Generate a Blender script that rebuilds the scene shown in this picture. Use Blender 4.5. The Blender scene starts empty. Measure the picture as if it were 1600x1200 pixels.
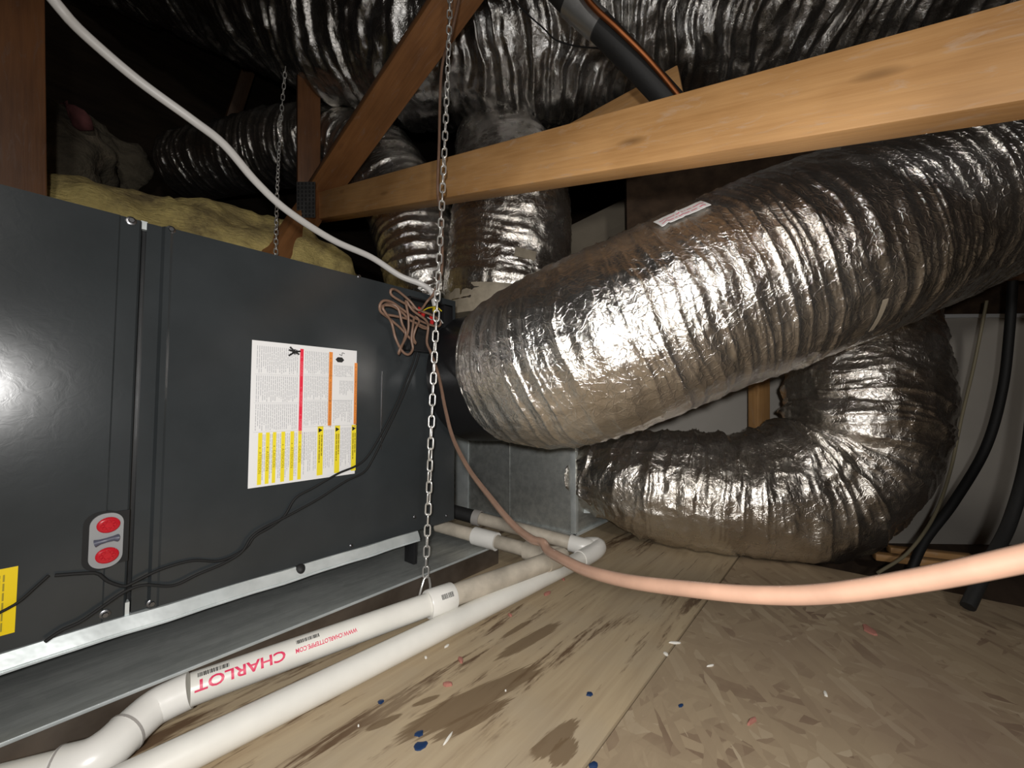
import bpy, bmesh, math, random
import numpy as np
from mathutils import Vector, Matrix

random.seed(7)
SC = bpy.context.scene
COL = SC.collection

# ---------------------------------------------------------------- camera
FPX = 645.0                       # focal length in pixels of the 1600x1200 frame
HEAD = math.radians(39.4)         # heading, from +X (along the air handler) towards +Y
PITCH = math.atan(30.0 / FPX)
CAM = Vector((0.0, 0.0, 0.35))
fh = Vector((math.cos(HEAD), math.sin(HEAD), 0))
RIGHT = Vector((math.sin(HEAD), -math.cos(HEAD), 0))
FWD = fh * math.cos(PITCH) + Vector((0, 0, 1)) * math.sin(PITCH)
UPV = Vector((0, 0, 1)) * math.cos(PITCH) - fh * math.sin(PITCH)
cam = bpy.data.cameras.new('camera')
cam.sensor_fit = 'HORIZONTAL'; cam.sensor_width = 36.0
cam.lens = FPX / 1600 * 36.0
cam.clip_start = 0.01; cam.clip_end = 50
camo = bpy.data.objects.new('camera', cam); COL.objects.link(camo)
M = Matrix((RIGHT, UPV, -FWD)).transposed().to_4x4(); M.translation = CAM
camo.matrix_world = M
SC.camera = camo

# ---------------------------------------------------------------- light
w = bpy.data.worlds.new('world'); SC.world = w; w.use_nodes = True
w.node_tree.nodes['Background'].inputs[0].default_value = (0.5, 0.45, 0.4, 1)
w.node_tree.nodes['Background'].inputs[1].default_value = 0.02
def lamp(name, kind, loc, power, color, size, aim=None, **kw):
    l = bpy.data.lights.new(name, kind); l.energy = power; l.color = color
    l.shadow_soft_size = size
    for k, v in kw.items(): setattr(l, k, v)
    o = bpy.data.objects.new(name, l); COL.objects.link(o); o.location = loc
    if aim is not None:
        o.rotation_euler = (Vector(aim) - Vector(loc)).to_track_quat('-Z', 'Y').to_euler()
    return o
# the photographer's torch beside the lens, and an unseen lamp added behind the camera as soft fill
lamp('torch', 'SPOT', CAM + Vector((-0.065, -0.05, 0.032)), 17.0, (1.0, 0.98, 0.955), 0.012,
     aim=CAM + FWD * 1.0 + Vector((0, 0, -0.18)), spot_size=math.radians(150), spot_blend=1.0)
lamp('fill_lamp', 'POINT', (-0.35, -0.75, 0.95), 15.0, (1.0, 0.95, 0.89), 0.06)
SC.view_settings.view_transform = 'Standard'
SC.view_settings.look = 'None'
SC.view_settings.gamma = 1.0
SC.view_settings.exposure = 0.28
SC.view_settings.use_curve_mapping = False

# ---------------------------------------------------------------- placing helpers
def ray(px, py):
    return FWD + RIGHT * ((px - 800) / FPX) + UPV * ((600 - py) / FPX)
def P(px, py, t): return CAM + ray(px, py) * t
def PX(px, py, X): r = ray(px, py); return CAM + r * (X / r.x)
def PY(px, py, Y): r = ray(px, py); return CAM + r * (Y / r.y)
def PZ(px, py, Z): r = ray(px, py); return CAM + r * ((Z - CAM.z) / r.z)
def proj(v):
    d = Vector(v) - CAM; t = d.dot(FWD)
    return 800 + FPX * d.dot(RIGHT) / t, 600 - FPX * d.dot(UPV) / t, t

# ---------------------------------------------------------------- materials
MATS = {}
class NT:
    def __init__(s, name):
        m = bpy.data.materials.new(name); m.use_nodes = True; s.m = m
        s.t = m.node_tree; s.b = s.t.nodes['Principled BSDF']
        MATS[name] = m
    def n(s, typ, ins=None, **kw):
        nd = s.t.nodes.new(typ)
        for k, v in kw.items(): setattr(nd, k, v)
        for k, v in (ins or {}).items():
            if isinstance(v, bpy.types.NodeSocket): s.t.links.new(v, nd.inputs[k])
            else: nd.inputs[k].default_value = v
        return nd
    def link(s, a, b): s.t.links.new(a, b)
    def set(s, **kw):
        for k, v in kw.items():
            k = k.replace('_', ' ')
            if isinstance(v, bpy.types.NodeSocket): s.t.links.new(v, s.b.inputs[k])
            else: s.b.inputs[k].default_value = v
    def coord(s, scale=(1, 1, 1), out='Object', rot=(0, 0, 0)):
        tc = s.n('ShaderNodeTexCoord')
        mp = s.n('ShaderNodeMapping', {'Vector': tc.outputs[out]})
        mp.inputs['Scale'].default_value = scale; mp.inputs['Rotation'].default_value = rot
        return mp.outputs[0]
    def noise(s, vec, scale, detail=4, rough=0.55, dist=0.0):
        return s.n('ShaderNodeTexNoise', {'Vector': vec, 'Scale': scale, 'Detail': detail,
                   'Roughness': rough, 'Distortion': dist}).outputs['Fac']
    def ramp(s, fac, stops):
        r = s.n('ShaderNodeValToRGB', {'Fac': fac}); e = r.color_ramp.elements
        while len(e) < len(stops): e.new(0.5)
        for el, (p, c) in zip(e, stops):
            el.position = p; el.color = (c if hasattr(c, '__len__') else (c, c, c)) + (1,) if hasattr(c, '__len__') else (c, c, c, 1)
        return r.outputs[0]
    def mix(s, fac, a, b, mode='MIX'):
        nd = s.n('ShaderNodeMix', data_type='RGBA', blend_type=mode)
        for k, v in ((0, fac), (6, a), (7, b)):
            if isinstance(v, bpy.types.NodeSocket): s.t.links.new(v, nd.inputs[k])
            else: nd.inputs[k].default_value = v if k == 0 else tuple(v) + (1,)
        return nd.outputs[2]
    def bump(s, h, strength, dist=0.002, normal=None):
        ins = {'Height': h, 'Strength': strength, 'Distance': dist}
        if normal is not None: ins['Normal'] = normal
        return s.n('ShaderNodeBump', ins).outputs[0]

def simple(name, col, rough=0.5, metal=0.0, var=0.0, vscale=40, bump=0.0, bscale=200):
    k = NT(name); k.set(Roughness=rough, Metallic=metal)
    if var:
        v = k.coord(); f = k.noise(v, vscale, 5)
        d = tuple(c * (1 - var) for c in col); u = tuple(min(1, c * (1 + var * .5)) for c in col)
        k.set(Base_Color=k.ramp(f, [(0.3, d), (0.7, u)]))
    else: k.set(Base_Color=tuple(col) + (1,))
    if bump:
        v = k.coord(); k.set(Normal=k.bump(k.noise(v, bscale, 4), bump, 0.001))
    return k.m

def mat_foil(name, tint=(0.86, 0.845, 0.82), dirt=0.24, rough=0.2, fine=0.55):
    k = NT(name); v = k.coord()
    n1 = k.noise(v, 9, 5, 0.6)
    col = k.ramp(n1, [(0.35, tuple(c * (1 - dirt) for c in (tint[0], tint[1] * .96, tint[2] * .9))), (0.65, tint)])
    n2 = k.noise(v, 30, 4)
    k.set(Base_Color=col, Metallic=1.0, Roughness=k.ramp(n2, [(0.3, rough * .75), (0.75, rough * 1.45)]))
    k.set(Metallic=0.97)
    dn = k.n('ShaderNodeTexNoise', {'Vector': v, 'Scale': 20.0, 'Detail': 3.0}).outputs['Color']
    vd = k.n('ShaderNodeMix', {0: 0.06, 4: v, 5: dn}, data_type='VECTOR').outputs[1]
    vo = k.n('ShaderNodeTexVoronoi', {'Vector': vd, 'Scale': 70.0, 'Randomness': 1.0}, feature='DISTANCE_TO_EDGE').outputs['Distance']
    ed = k.ramp(vo, [(0.0, 1.0), (0.09, 0.0)])
    cr = k.noise(v, 120, 5, 0.7, 2.0)
    b1 = k.bump(ed, fine * .6, 0.0012)
    k.set(Normal=k.bump(cr, fine, 0.0016, b1))
    return k.m

def mat_wood(name, light, dark, rough=0.6):
    k = NT(name)
    v = k.coord((1.2, 16, 16)); g = k.noise(v, 4.0, 6, 0.6, 0.6)
    v2 = k.coord((3, 70, 70)); g2 = k.noise(v2, 3.0, 4, 0.6)
    v3 = k.coord((1, 1.5, 1.5)); g3 = k.noise(v3, 5, 3)
    c = k.ramp(g, [(0.36, dark), (0.58, light)])
    c = k.mix(0.35, c, k.ramp(g2, [(0.35, tuple(x * .7 for x in dark)), (0.6, light)]))
    c = k.mix(0.45, c, k.ramp(g3, [(0.35, tuple(x * .72 for x in dark)), (0.65, tuple(min(1, x * 1.12) for x in light))]))
    vk = k.coord((3.0, 11, 11))
    kn = k.n('ShaderNodeTexVoronoi', {'Vector': vk, 'Scale': 1.6}, feature='F1').outputs['Distance']
    c = k.mix(k.ramp(kn, [(0.06, 0.75), (0.15, 0.0)]), c, tuple(x * .38 for x in dark))
    ws = k.noise(k.coord((5, 24, 24)), 3.2, 5, 0.7, 1.0)
    c = k.mix(k.ramp(ws, [(0.56, 0.0), (0.70, 0.55)]), c, tuple(min(1, x * .55 + .30 * (light[0])) for x in light))
    k.set(Base_Color=c, Roughness=rough, Normal=k.bump(g2, 0.35, 0.001))
    return k.m

mat_foil('foil')
mat_foil('foil_dull', (0.87, 0.84, 0.80), 0.25, 0.23, 0.5)
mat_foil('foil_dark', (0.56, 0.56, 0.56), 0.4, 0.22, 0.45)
k = NT('galvanized'); v = k.coord()
vo = k.n('ShaderNodeTexVoronoi', {'Vector': v, 'Scale': 70.0}, feature='F1')
cl = k.ramp(vo.outputs['Color'], [(0.2, (0.50, 0.52, 0.51)), (0.8, (0.62, 0.64, 0.62))])
st = k.noise(k.coord((1.5, 9, 9)), 5, 5, 0.65)
cl = k.mix(0.6, cl, k.ramp(st, [(0.38, (0.30, 0.32, 0.31)), (0.62, (0.66, 0.69, 0.67))]))
k.set(Base_Color=cl, Metallic=0.72, Roughness=k.ramp(st, [(0.35, 0.55), (0.7, 0.38)]), Normal=k.bump(k.noise(v, 14, 3), 0.25, 0.006))
k = NT('galvanized_bright'); v = k.coord()
k.set(Base_Color=k.ramp(k.noise(v, 25, 4), [(0.3, (0.58, 0.63, 0.63)), (0.7, (0.80, 0.85, 0.85))]), Metallic=0.45, Roughness=0.36,
      Normal=k.bump(k.noise(v, 30, 3), 0.2, 0.003))
k = NT('pan_skirt'); v = k.coord()
k.set(Base_Color=k.ramp(k.noise(v, 12, 5), [(0.3, (0.10, 0.075, 0.055)), (0.7, (0.24, 0.20, 0.165))]), Metallic=0.7, Roughness=0.35, Normal=k.bump(k.noise(v, 18, 3), 0.3, 0.004))
k = NT('cabinet_paint'); v = k.coord()
k.set(Base_Color=k.ramp(k.noise(v, 7, 5), [(0.3, (0.026, 0.030, 0.032)), (0.7, (0.038, 0.043, 0.046))]), Roughness=0.2,
      Normal=k.bump(k.noise(v, 70, 3, 0.5, 1.0), 0.035, 0.002))
k.b.inputs['Specular IOR Level'].default_value = 0.45
simple('black_plastic', (0.012, 0.012, 0.013), 0.4)
simple('black_rubber', (0.012, 0.012, 0.012), 0.65, bump=0.3, bscale=150)
simple('wire_black', (0.004, 0.004, 0.004), 0.75)
simple('black_tape', (0.010, 0.010, 0.011), 0.33, bump=0.5, bscale=60)
simple('black_metal', (0.015, 0.016, 0.017), 0.45)
simple('dark_gap', (0.006, 0.006, 0.006), 0.8)
simple('chain_steel', (0.78, 0.77, 0.74), 0.3, 0.7)
simple('screw_steel', (0.22, 0.22, 0.23), 0.35, 1.0)
simple('plate_steel', (0.13, 0.13, 0.13), 0.5, 0.8, var=.3)
simple('pvc', (0.74, 0.725, 0.67), 0.32, var=0.10, vscale=14)
simple('pvc_dirty', (0.55, 0.49, 0.40), 0.42, var=0.35, vscale=18)
simple('pvc_fitting', (0.80, 0.785, 0.74), 0.3, var=0.06, vscale=20)
simple('pvc_ring', (0.35, 0.33, 0.31), 0.5)
simple('white_cable', (0.47, 0.46, 0.445), 0.42)
simple('brown_cable', (0.20, 0.120, 0.083), 0.42, var=0.15, vscale=60)
simple('tan_cable', (0.30, 0.26, 0.17), 0.5)
simple('label_white', (0.80, 0.80, 0.80), 0.38)
simple('label_grey_text', (0.46, 0.46, 0.48), 0.5)
simple('label_black', (0.012, 0.012, 0.012), 0.5)
simple('label_red', (0.78, 0.025, 0.06), 0.4)
simple('label_pink', (0.85, 0.18, 0.22), 0.4)
simple('label_orange', (0.80, 0.27, 0.045), 0.4)
simple('label_orange_text', (0.42, 0.13, 0.03), 0.4)
simple('label_yellow', (0.84, 0.70, 0.03), 0.4)
simple('label_amber', (0.83, 0.60, 0.0), 0.4)
simple('label_olive_text', (0.33, 0.26, 0.01), 0.5)
simple('red_print', (0.65, 0.03, 0.10), 0.4)
simple('port_grey', (0.26, 0.265, 0.27), 0.45)
simple('port_bar', (0.08, 0.085, 0.12), 0.35)
simple('red_plug', (0.45, 0.012, 0.022), 0.22)
simple('wire_red', (0.6, 0.03, 0.03), 0.4)
simple('wire_yellow', (0.7, 0.55, 0.03), 0.4)
simple('copper', (0.32, 0.115, 0.045), 0.5, 1.0, var=.2)
simple('silver_tape', (0.62, 0.63, 0.63), 0.33, 0.9, bump=.3, bscale=60)
simple('drywall', (0.56, 0.525, 0.47), 0.85, var=0.12, vscale=4)
simple('tan_board', (0.34, 0.29, 0.22), 0.8, var=0.15, vscale=6)
simple('trim_white', (0.85, 0.87, 0.88), 0.5)
simple('mastic', (0.42, 0.36, 0.27), 0.6, var=.3, vscale=30, bump=.6, bscale=60)
simple('blue_paint', (0.012, 0.035, 0.10), 0.3)
simple('pink_fluff', (0.36, 0.15, 0.115), 0.95)
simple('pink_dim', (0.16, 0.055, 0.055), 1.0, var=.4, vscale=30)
simple('scrap_white', (0.7, 0.68, 0.62), 0.6)
mat_wood('wood_new', (0.60, 0.335, 0.135), (0.45, 0.225, 0.075))
mat_wood('wood_old', (0.33, 0.145, 0.05), (0.19, 0.078, 0.026))
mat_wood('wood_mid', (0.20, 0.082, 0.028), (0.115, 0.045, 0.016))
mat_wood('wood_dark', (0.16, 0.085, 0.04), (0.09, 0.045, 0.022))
# glass wool
k = NT('insulation'); v = k.coord()
n = k.noise(v, 7, 6, 0.65, 0.4); n2 = k.noise(k.coord((1, 1, 3)), 60, 5, 0.7)
c = k.ramp(n, [(0.36, (0.16, 0.115, 0.06)), (0.46, (0.55, 0.43, 0.17)), (0.56, (0.92, 0.74, 0.27))])
k.set(Base_Color=k.mix(0.3, c, k.ramp(n2, [(0.3, (0.14, 0.10, 0.05)), (0.7, (0.8, 0.66, 0.3))])), Roughness=1.0, Normal=k.bump(n2, 0.9, 0.01))
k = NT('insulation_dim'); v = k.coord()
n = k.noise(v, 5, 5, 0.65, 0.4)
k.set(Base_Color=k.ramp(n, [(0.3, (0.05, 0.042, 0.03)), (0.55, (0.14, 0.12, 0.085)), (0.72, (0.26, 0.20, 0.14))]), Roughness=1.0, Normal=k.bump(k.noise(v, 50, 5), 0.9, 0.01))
# floor sheets
def mat_osb():
    k = NT('osb'); tc = k.coord()
    wv = k.n('ShaderNodeTexNoise', {'Vector': tc, 'Scale': 14.0, 'Detail': 4.0}).outputs['Color']
    col = None
    for i, (rot, sc) in enumerate(((0.45, (17, 85, 1)), (1.5, (15, 75, 1)), (2.5, (20, 100, 1)))):
        m0 = k.n('ShaderNodeMapping', {'Vector': tc}); m0.inputs['Rotation'].default_value = (0, 0, rot)
        mp = k.n('ShaderNodeMapping', {'Vector': m0.outputs[0]}); mp.inputs['Scale'].default_value = sc
        ad = k.n('ShaderNodeVectorMath', {0: mp.outputs[0], 1: wv}, operation='ADD').outputs[0]
        vo = k.n('ShaderNodeTexVoronoi', {'Vector': ad, 'Scale': 1.0, 'Randomness': 1.0}, feature='F1')
        c = k.ramp(k.n('ShaderNodeSeparateColor', {0: vo.outputs['Color']}).outputs[0],
                   [(0.0, (0.20, 0.125, 0.08)), (0.12, (0.36, 0.27, 0.175)), (0.75, (0.43, 0.33, 0.215)), (1.0, (0.53, 0.43, 0.30))])
        if col is None: col = c
        else:
            sel = k.n('ShaderNodeSeparateColor', {0: vo.outputs['Color']}).outputs[1]
            col = k.mix(k.ramp(sel, [(0.52, 0.0), (0.56, 1.0)]), col, c)
    big = k.noise(tc, 5, 5, 0.6)
    col = k.mix(k.ramp(big, [(0.42, 0.0), (0.62, 0.8)]), col, (0.41, 0.315, 0.205))
    st = k.noise(tc, 2.3, 4, 0.6)
    col = k.mix(k.ramp(st, [(0.52, 0.0), (0.75, 0.5)]), col, (0.24, 0.155, 0.12))
    k.set(Base_Color=col, Roughness=0.75, Normal=k.bump(k.noise(k.coord((9, 34, 9)), 2, 5), 0.35, 0.002))
mat_osb()
def mat_ply():
    k = NT('plywood'); tc = k.coord()
    g = k.noise(k.coord((1.0, 14, 1)), 4, 5, 0.6, 0.5)
    col = k.ramp(g, [(0.3, (0.33, 0.25, 0.155)), (0.6, (0.42, 0.33, 0.21))])
    big = k.noise(tc, 6, 5, 0.6)
    col = k.mix(k.ramp(big, [(0.45, 0.0), (0.65, 0.5)]), col, (0.36, 0.30, 0.215))
    s = k.noise(k.coord((1.3, 10.5, 1)), 2.6, 6, 0.72, 0.25)
    area = k.noise(tc, 2.1, 2)
    m = k.n('ShaderNodeMath', {0: k.ramp(s, [(0.53, 0.0), (0.60, 1.0)]), 1: k.ramp(area, [(0.42, 0.0), (0.52, 1.0)])}, operation='MULTIPLY').outputs[0]
    col = k.mix(m, col, (0.115, 0.068, 0.035))
    # water stains, each with its own outline, running with the grain
    for (ax, ay), (bx, by), wd in (((832, 967), (780, 1000), .006), ((882, 968), (768, 1035), .013), ((858, 1033), (600, 1166), .022), ((805, 1088), (665, 1162), .012),
                                   ((906, 1122), (826, 1190), .012), ((632, 1114), (566, 1144), .006), ((900, 1150), (860, 1200), .012), ((690, 1085), (640, 1105), .005)):
        A = PZ(ax, ay, 0); B = PZ(bx, by, 0); cc = (A + B) / 2; dd = B - A
        mp = k.n('ShaderNodeMapping', {'Vector': k.n('ShaderNodeTexCoord').outputs['Object']}, vector_type='TEXTURE')
        mp.inputs['Location'].default_value = (cc.x, cc.y, 0); mp.inputs['Rotation'].default_value = (0, 0, math.atan2(dd.y, dd.x)); mp.inputs['Scale'].default_value = (dd.length / 2, wd, 1)
        rad = k.n('ShaderNodeVectorMath', {0: mp.outputs[0]}, operation='LENGTH').outputs['Value']
        ms = k.n('ShaderNodeMapping', {'Vector': mp.outputs[0]}); ms.inputs['Scale'].default_value = (0.8, 3.4, 1); ms.inputs['Location'].default_value = (ax, ay, 0)
        nz = k.noise(ms.outputs[0], 1.6, 5, 0.65)
        sm = k.n('ShaderNodeMath', {0: nz, 1: rad}, operation='SUBTRACT').outputs[0]
        ad = k.n('ShaderNodeMath', {0: sm, 1: 0.5}, operation='ADD').outputs[0]
        col = k.mix(k.ramp(ad, [(0.08, 0.0), (0.2, 0.8)]), col, (0.125, 0.078, 0.038))
    s2 = k.noise(k.coord((2.5, 75, 1)), 2.0, 5, 0.7)
    m2 = k.n('ShaderNodeMath', {0: k.ramp(s2, [(0.60, 0.0), (0.64, 0.9)]), 1: k.ramp(k.noise(tc, 3.6, 1), [(0.5, 0.0), (0.6, 1.0)])}, operation='MULTIPLY').outputs[0]
    col = k.mix(m2, col, (0.075, 0.045, 0.025))
    k.set(Base_Color=col, Roughness=0.72, Normal=k.bump(g, 0.2, 0.002))
mat_ply()
k = NT('roof_wood'); v = k.coord((1, 6, 6))
k.set(Base_Color=k.ramp(k.noise(v, 4, 5), [(0.3, (0.045, 0.027, 0.016)), (0.7, (0.10, 0.062, 0.037))]), Roughness=0.9)
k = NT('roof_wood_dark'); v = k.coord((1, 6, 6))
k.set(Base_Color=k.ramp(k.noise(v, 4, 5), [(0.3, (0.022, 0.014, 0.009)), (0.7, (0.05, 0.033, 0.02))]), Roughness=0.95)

# ---------------------------------------------------------------- mesh helpers
def tag(o, label=None, cat=None, group=None, kind=None):
    for kk, vv in (('label', label), ('category', cat), ('group', group), ('kind', kind)):
        if vv: o[kk] = vv
    return o
def thing(name, label, cat, loc=(0, 0, 0), group=None):
    o = bpy.data.objects.new(name, None); COL.objects.link(o); o.location = loc
    o.empty_display_size = 0.05
    return tag(o, label, cat, group)
def origin_of(parent):
    v = Vector((0, 0, 0))
    while parent is not None: v += parent.location; parent = parent.parent
    return v
class MB:
    """collects verts/faces in world space"""
    def __init__(s): s.v = []; s.f = []
    def add(s, vs, fs):
        n = len(s.v); s.v += [Vector(x) for x in vs]; s.f += [tuple(i + n for i in f) for f in fs]; return s
    def box(s, a, b, bev=0.0):
        bm = bmesh.new(); bmesh.ops.create_cube(bm, size=1)
        a = Vector(a); b = Vector(b); c = (a + b) / 2; d = b - a
        for vv in bm.verts: vv.co = Vector((vv.co.x * d.x, vv.co.y * d.y, vv.co.z * d.z)) + c
        if bev: bmesh.ops.bevel(bm, geom=bm.edges[:], offset=bev, segments=2, profile=0.5, affect='EDGES')
        bm.verts.index_update()
        s.add([vv.co for vv in bm.verts], [[vv.index for vv in f.verts] for f in bm.faces]); bm.free(); return s
    def tube(s, pts, r, seg=10, caps=True, squash=None):
        pts = [Vector(p) for p in pts]; n = len(pts)
        rs = r if hasattr(r, '__len__') else [r] * n
        T = []
        for i in range(n):
            d = pts[min(i + 1, n - 1)] - pts[max(i - 1, 0)]; T.append(d.normalized())
        u = T[0].orthogonal().normalized()
        if squash: u = (Vector(squash[0]) - T[0] * Vector(squash[0]).dot(T[0])).normalized()
        vs = []
        for i in range(n):
            u = (u - T[i] * u.dot(T[i])).normalized(); w2 = T[i].cross(u)
            ky = squash[1] if squash else 1.0
            for j in range(seg):
                a = 2 * math.pi * j / seg
                vs.append(pts[i] + (u * math.cos(a) + w2 * math.sin(a) * ky) * rs[i])
        fs = []
        for i in range(n - 1):
            for j in range(seg):
                a = i * seg + j; b = i * seg + (j + 1) % seg
                fs.append((a, b, b + seg, a + seg))
        if caps:
            fs.append(tuple(range(seg - 1, -1, -1))); fs.append(tuple((n - 1) * seg + j for j in range(seg)))
        return s.add(vs, fs)
    def disc(s, c, nrm, r, h, seg=16, ry=None, dome=0.0, up=(0, 0, 1)):
        """short round prism (or ellipse) standing on c along nrm"""
        nrm = Vector(nrm).normalized(); up = Vector(up); u = up.cross(nrm).normalized(); w2 = nrm.cross(u)
        ry = ry or r; c = Vector(c); vs = []
        rings = [(1.0, 0.0), (1.0, h * .7), (0.86, h)] + ([(0.5, h + dome * .75), (0.12, h + dome)] if dome else [])
        for q, z in rings:
            for j in range(seg):
                a = 2 * math.pi * j / seg
                vs.append(c + u * (r * q * math.cos(a)) + w2 * (ry * q * math.sin(a)) + nrm * z)
        fs = [tuple(range(seg - 1, -1, -1))]
        for i in range(len(rings) - 1):
            for j in range(seg):
                a = i * seg + j; b = i * seg + (j + 1) % seg; fs.append((a, b, b + seg, a + seg))
        fs.append(tuple((len(rings) - 1) * seg + j for j in range(seg)))
        return s.add(vs, fs)
    def quad(s, a, b, c, d): return s.add([a, b, c, d], [(0, 1, 2, 3)])
    def build(s, name, mat, parent=None, smooth=True, angle=35, loc=None):
        me = bpy.data.meshes.new(name)
        if parent is not None: org = origin_of(parent)
        elif loc is not None: org = Vector(loc)
        else: org = Vector((0, 0, 0))
        me.from_pydata([tuple(x - org) for x in s.v], [], s.f)
        me.materials.append(MATS[mat])
        me.update()
        if smooth:
            me.shade_smooth()
            try: me.set_sharp_from_angle(angle=math.radians(angle))
            except Exception: pass
        o = bpy.data.objects.new(name, me); COL.objects.link(o)
        if parent is not None: o.parent = parent
        elif loc is not None: o.location = org
        return o
def spline(pts, step=0.01):
    """Catmull-Rom through points (any dimension), resampled evenly on the first three coordinates"""
    p = np.array([list(q) for q in pts], float)
    p = np.vstack([2 * p[0] - p[1], p, 2 * p[-1] - p[-2]])
    out = []
    for i in range(1, len(p) - 2):
        for tt in np.linspace(0, 1, 24, endpoint=False):
            a, b, c, d = p[i - 1], p[i], p[i + 1], p[i + 2]
            out.append(0.5 * ((2 * b) + (-a + c) * tt + (2 * a - 5 * b + 4 * c - d) * tt ** 2 + (-a + 3 * b - 3 * c + d) * tt ** 3))
    out.append(p[-2]); out = np.array(out)
    L = np.concatenate([[0], np.cumsum(np.linalg.norm(np.diff(out[:, :3], axis=0), axis=1))])
    n = max(2, int(L[-1] / step)); s = np.linspace(0, L[-1], n + 1)
    return np.stack([np.interp(s, L, out[:, k2]) for k2 in range(out.shape[1])], 1), s
def cable(name, label, cat, pts, r, mat, step=0.008, seg=10, squash=None, group=None, parent=None):
    q, _ = spline(pts, step)
    rr = list(q[:, 3]) if q.shape[1] > 3 else r
    base = tuple(q[0, :3]) if parent is None else None
    o = MB().tube([Vector(x[:3]) for x in q], rr, seg, squash=squash).build(name, mat, parent, angle=60, loc=base)
    if parent is None: tag(o, label, cat, group)
    return o

# numpy value noise
def _hash(ix, iy, iz, seed):
    h = (ix * 374761393 + iy * 668265263 + iz * 2147483647 + seed * 974634777) & 0xFFFFFFFF
    h = ((h ^ (h >> 13)) * 1274126177) & 0xFFFFFFFF
    h = ((h ^ (h >> 16)) * 2246822519) & 0xFFFFFFFF
    return ((h ^ (h >> 15)) & 0xFFFFFF) / float(0xFFFFFF)
def vnoise(x, y, z, seed=0):
    xi, yi, zi = (np.floor(a).astype(np.int64) for a in (x, y, z))
    fx, fy, fz = x - xi, y - yi, z - zi
    fx, fy, fz = (f * f * f * (f * (f * 6 - 15) + 10) for f in (fx, fy, fz))
    r = 0
    for dx in (0, 1):
        for dy in (0, 1):
            for dz in (0, 1):
                wgt = (fx if dx else 1 - fx) * (fy if dy else 1 - fy) * (fz if dz else 1 - fz)
                r = r + wgt * _hash(xi + dx, yi + dy, zi + dz, seed)
    return r
def ridge(n, p=2.0): return (1 - np.abs(2 * n - 1)) ** p

def sweep(ctrl, ds, dth_m):
    """ctrl rows x,y,z,R -> ring positions, frames, s, theta"""
    q, s = spline(ctrl, ds)
    c = q[:, :3]; R = q[:, 3]
    T = np.gradient(c, axis=0); T /= np.linalg.norm(T, axis=1)[:, None]
    u = np.zeros_like(c); u0 = np.cross(T[0], [0, 0, 1.0]); u[0] = u0 / np.linalg.norm(u0)
    for i in range(1, len(c)):
        a = u[i - 1] - T[i] * np.dot(u[i - 1], T[i]); u[i] = a / np.linalg.norm(a)
    w2 = np.cross(T, u)
    m = max(24, int(2 * math.pi * R.max() / dth_m))
    th = np.linspace(0, 2 * math.pi, m, endpoint=False)
    return c, R, T, u, w2, s, th
def grid_mesh(name, V, mat, parent=None, closed=True, loc=None):
    n, m, _ = V.shape
    org = np.array(origin_of(parent) if parent is not None else (loc or (0, 0, 0)))
    i = np.arange(n - 1)[:, None]; j = np.arange(m)[None, :]
    a = i * m + j; b = i * m + (j + 1) % m
    F = np.stack([a, b, b + m, a + m], -1).reshape(-1, 4)
    caps = [list(range(m - 1, -1, -1)), [(n - 1) * m + jj for jj in range(m)]]
    me = bpy.data.meshes.new(name)
    me.from_pydata((V.reshape(-1, 3) - org).tolist(), [], F.tolist() + caps)
    me.materials.append(MATS[mat]); me.shade_smooth(); me.update()
    o = bpy.data.objects.new(name, me); COL.objects.link(o)
    if parent is not None: o.parent = parent
    elif loc is not None: o.location = loc
    return o
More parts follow.
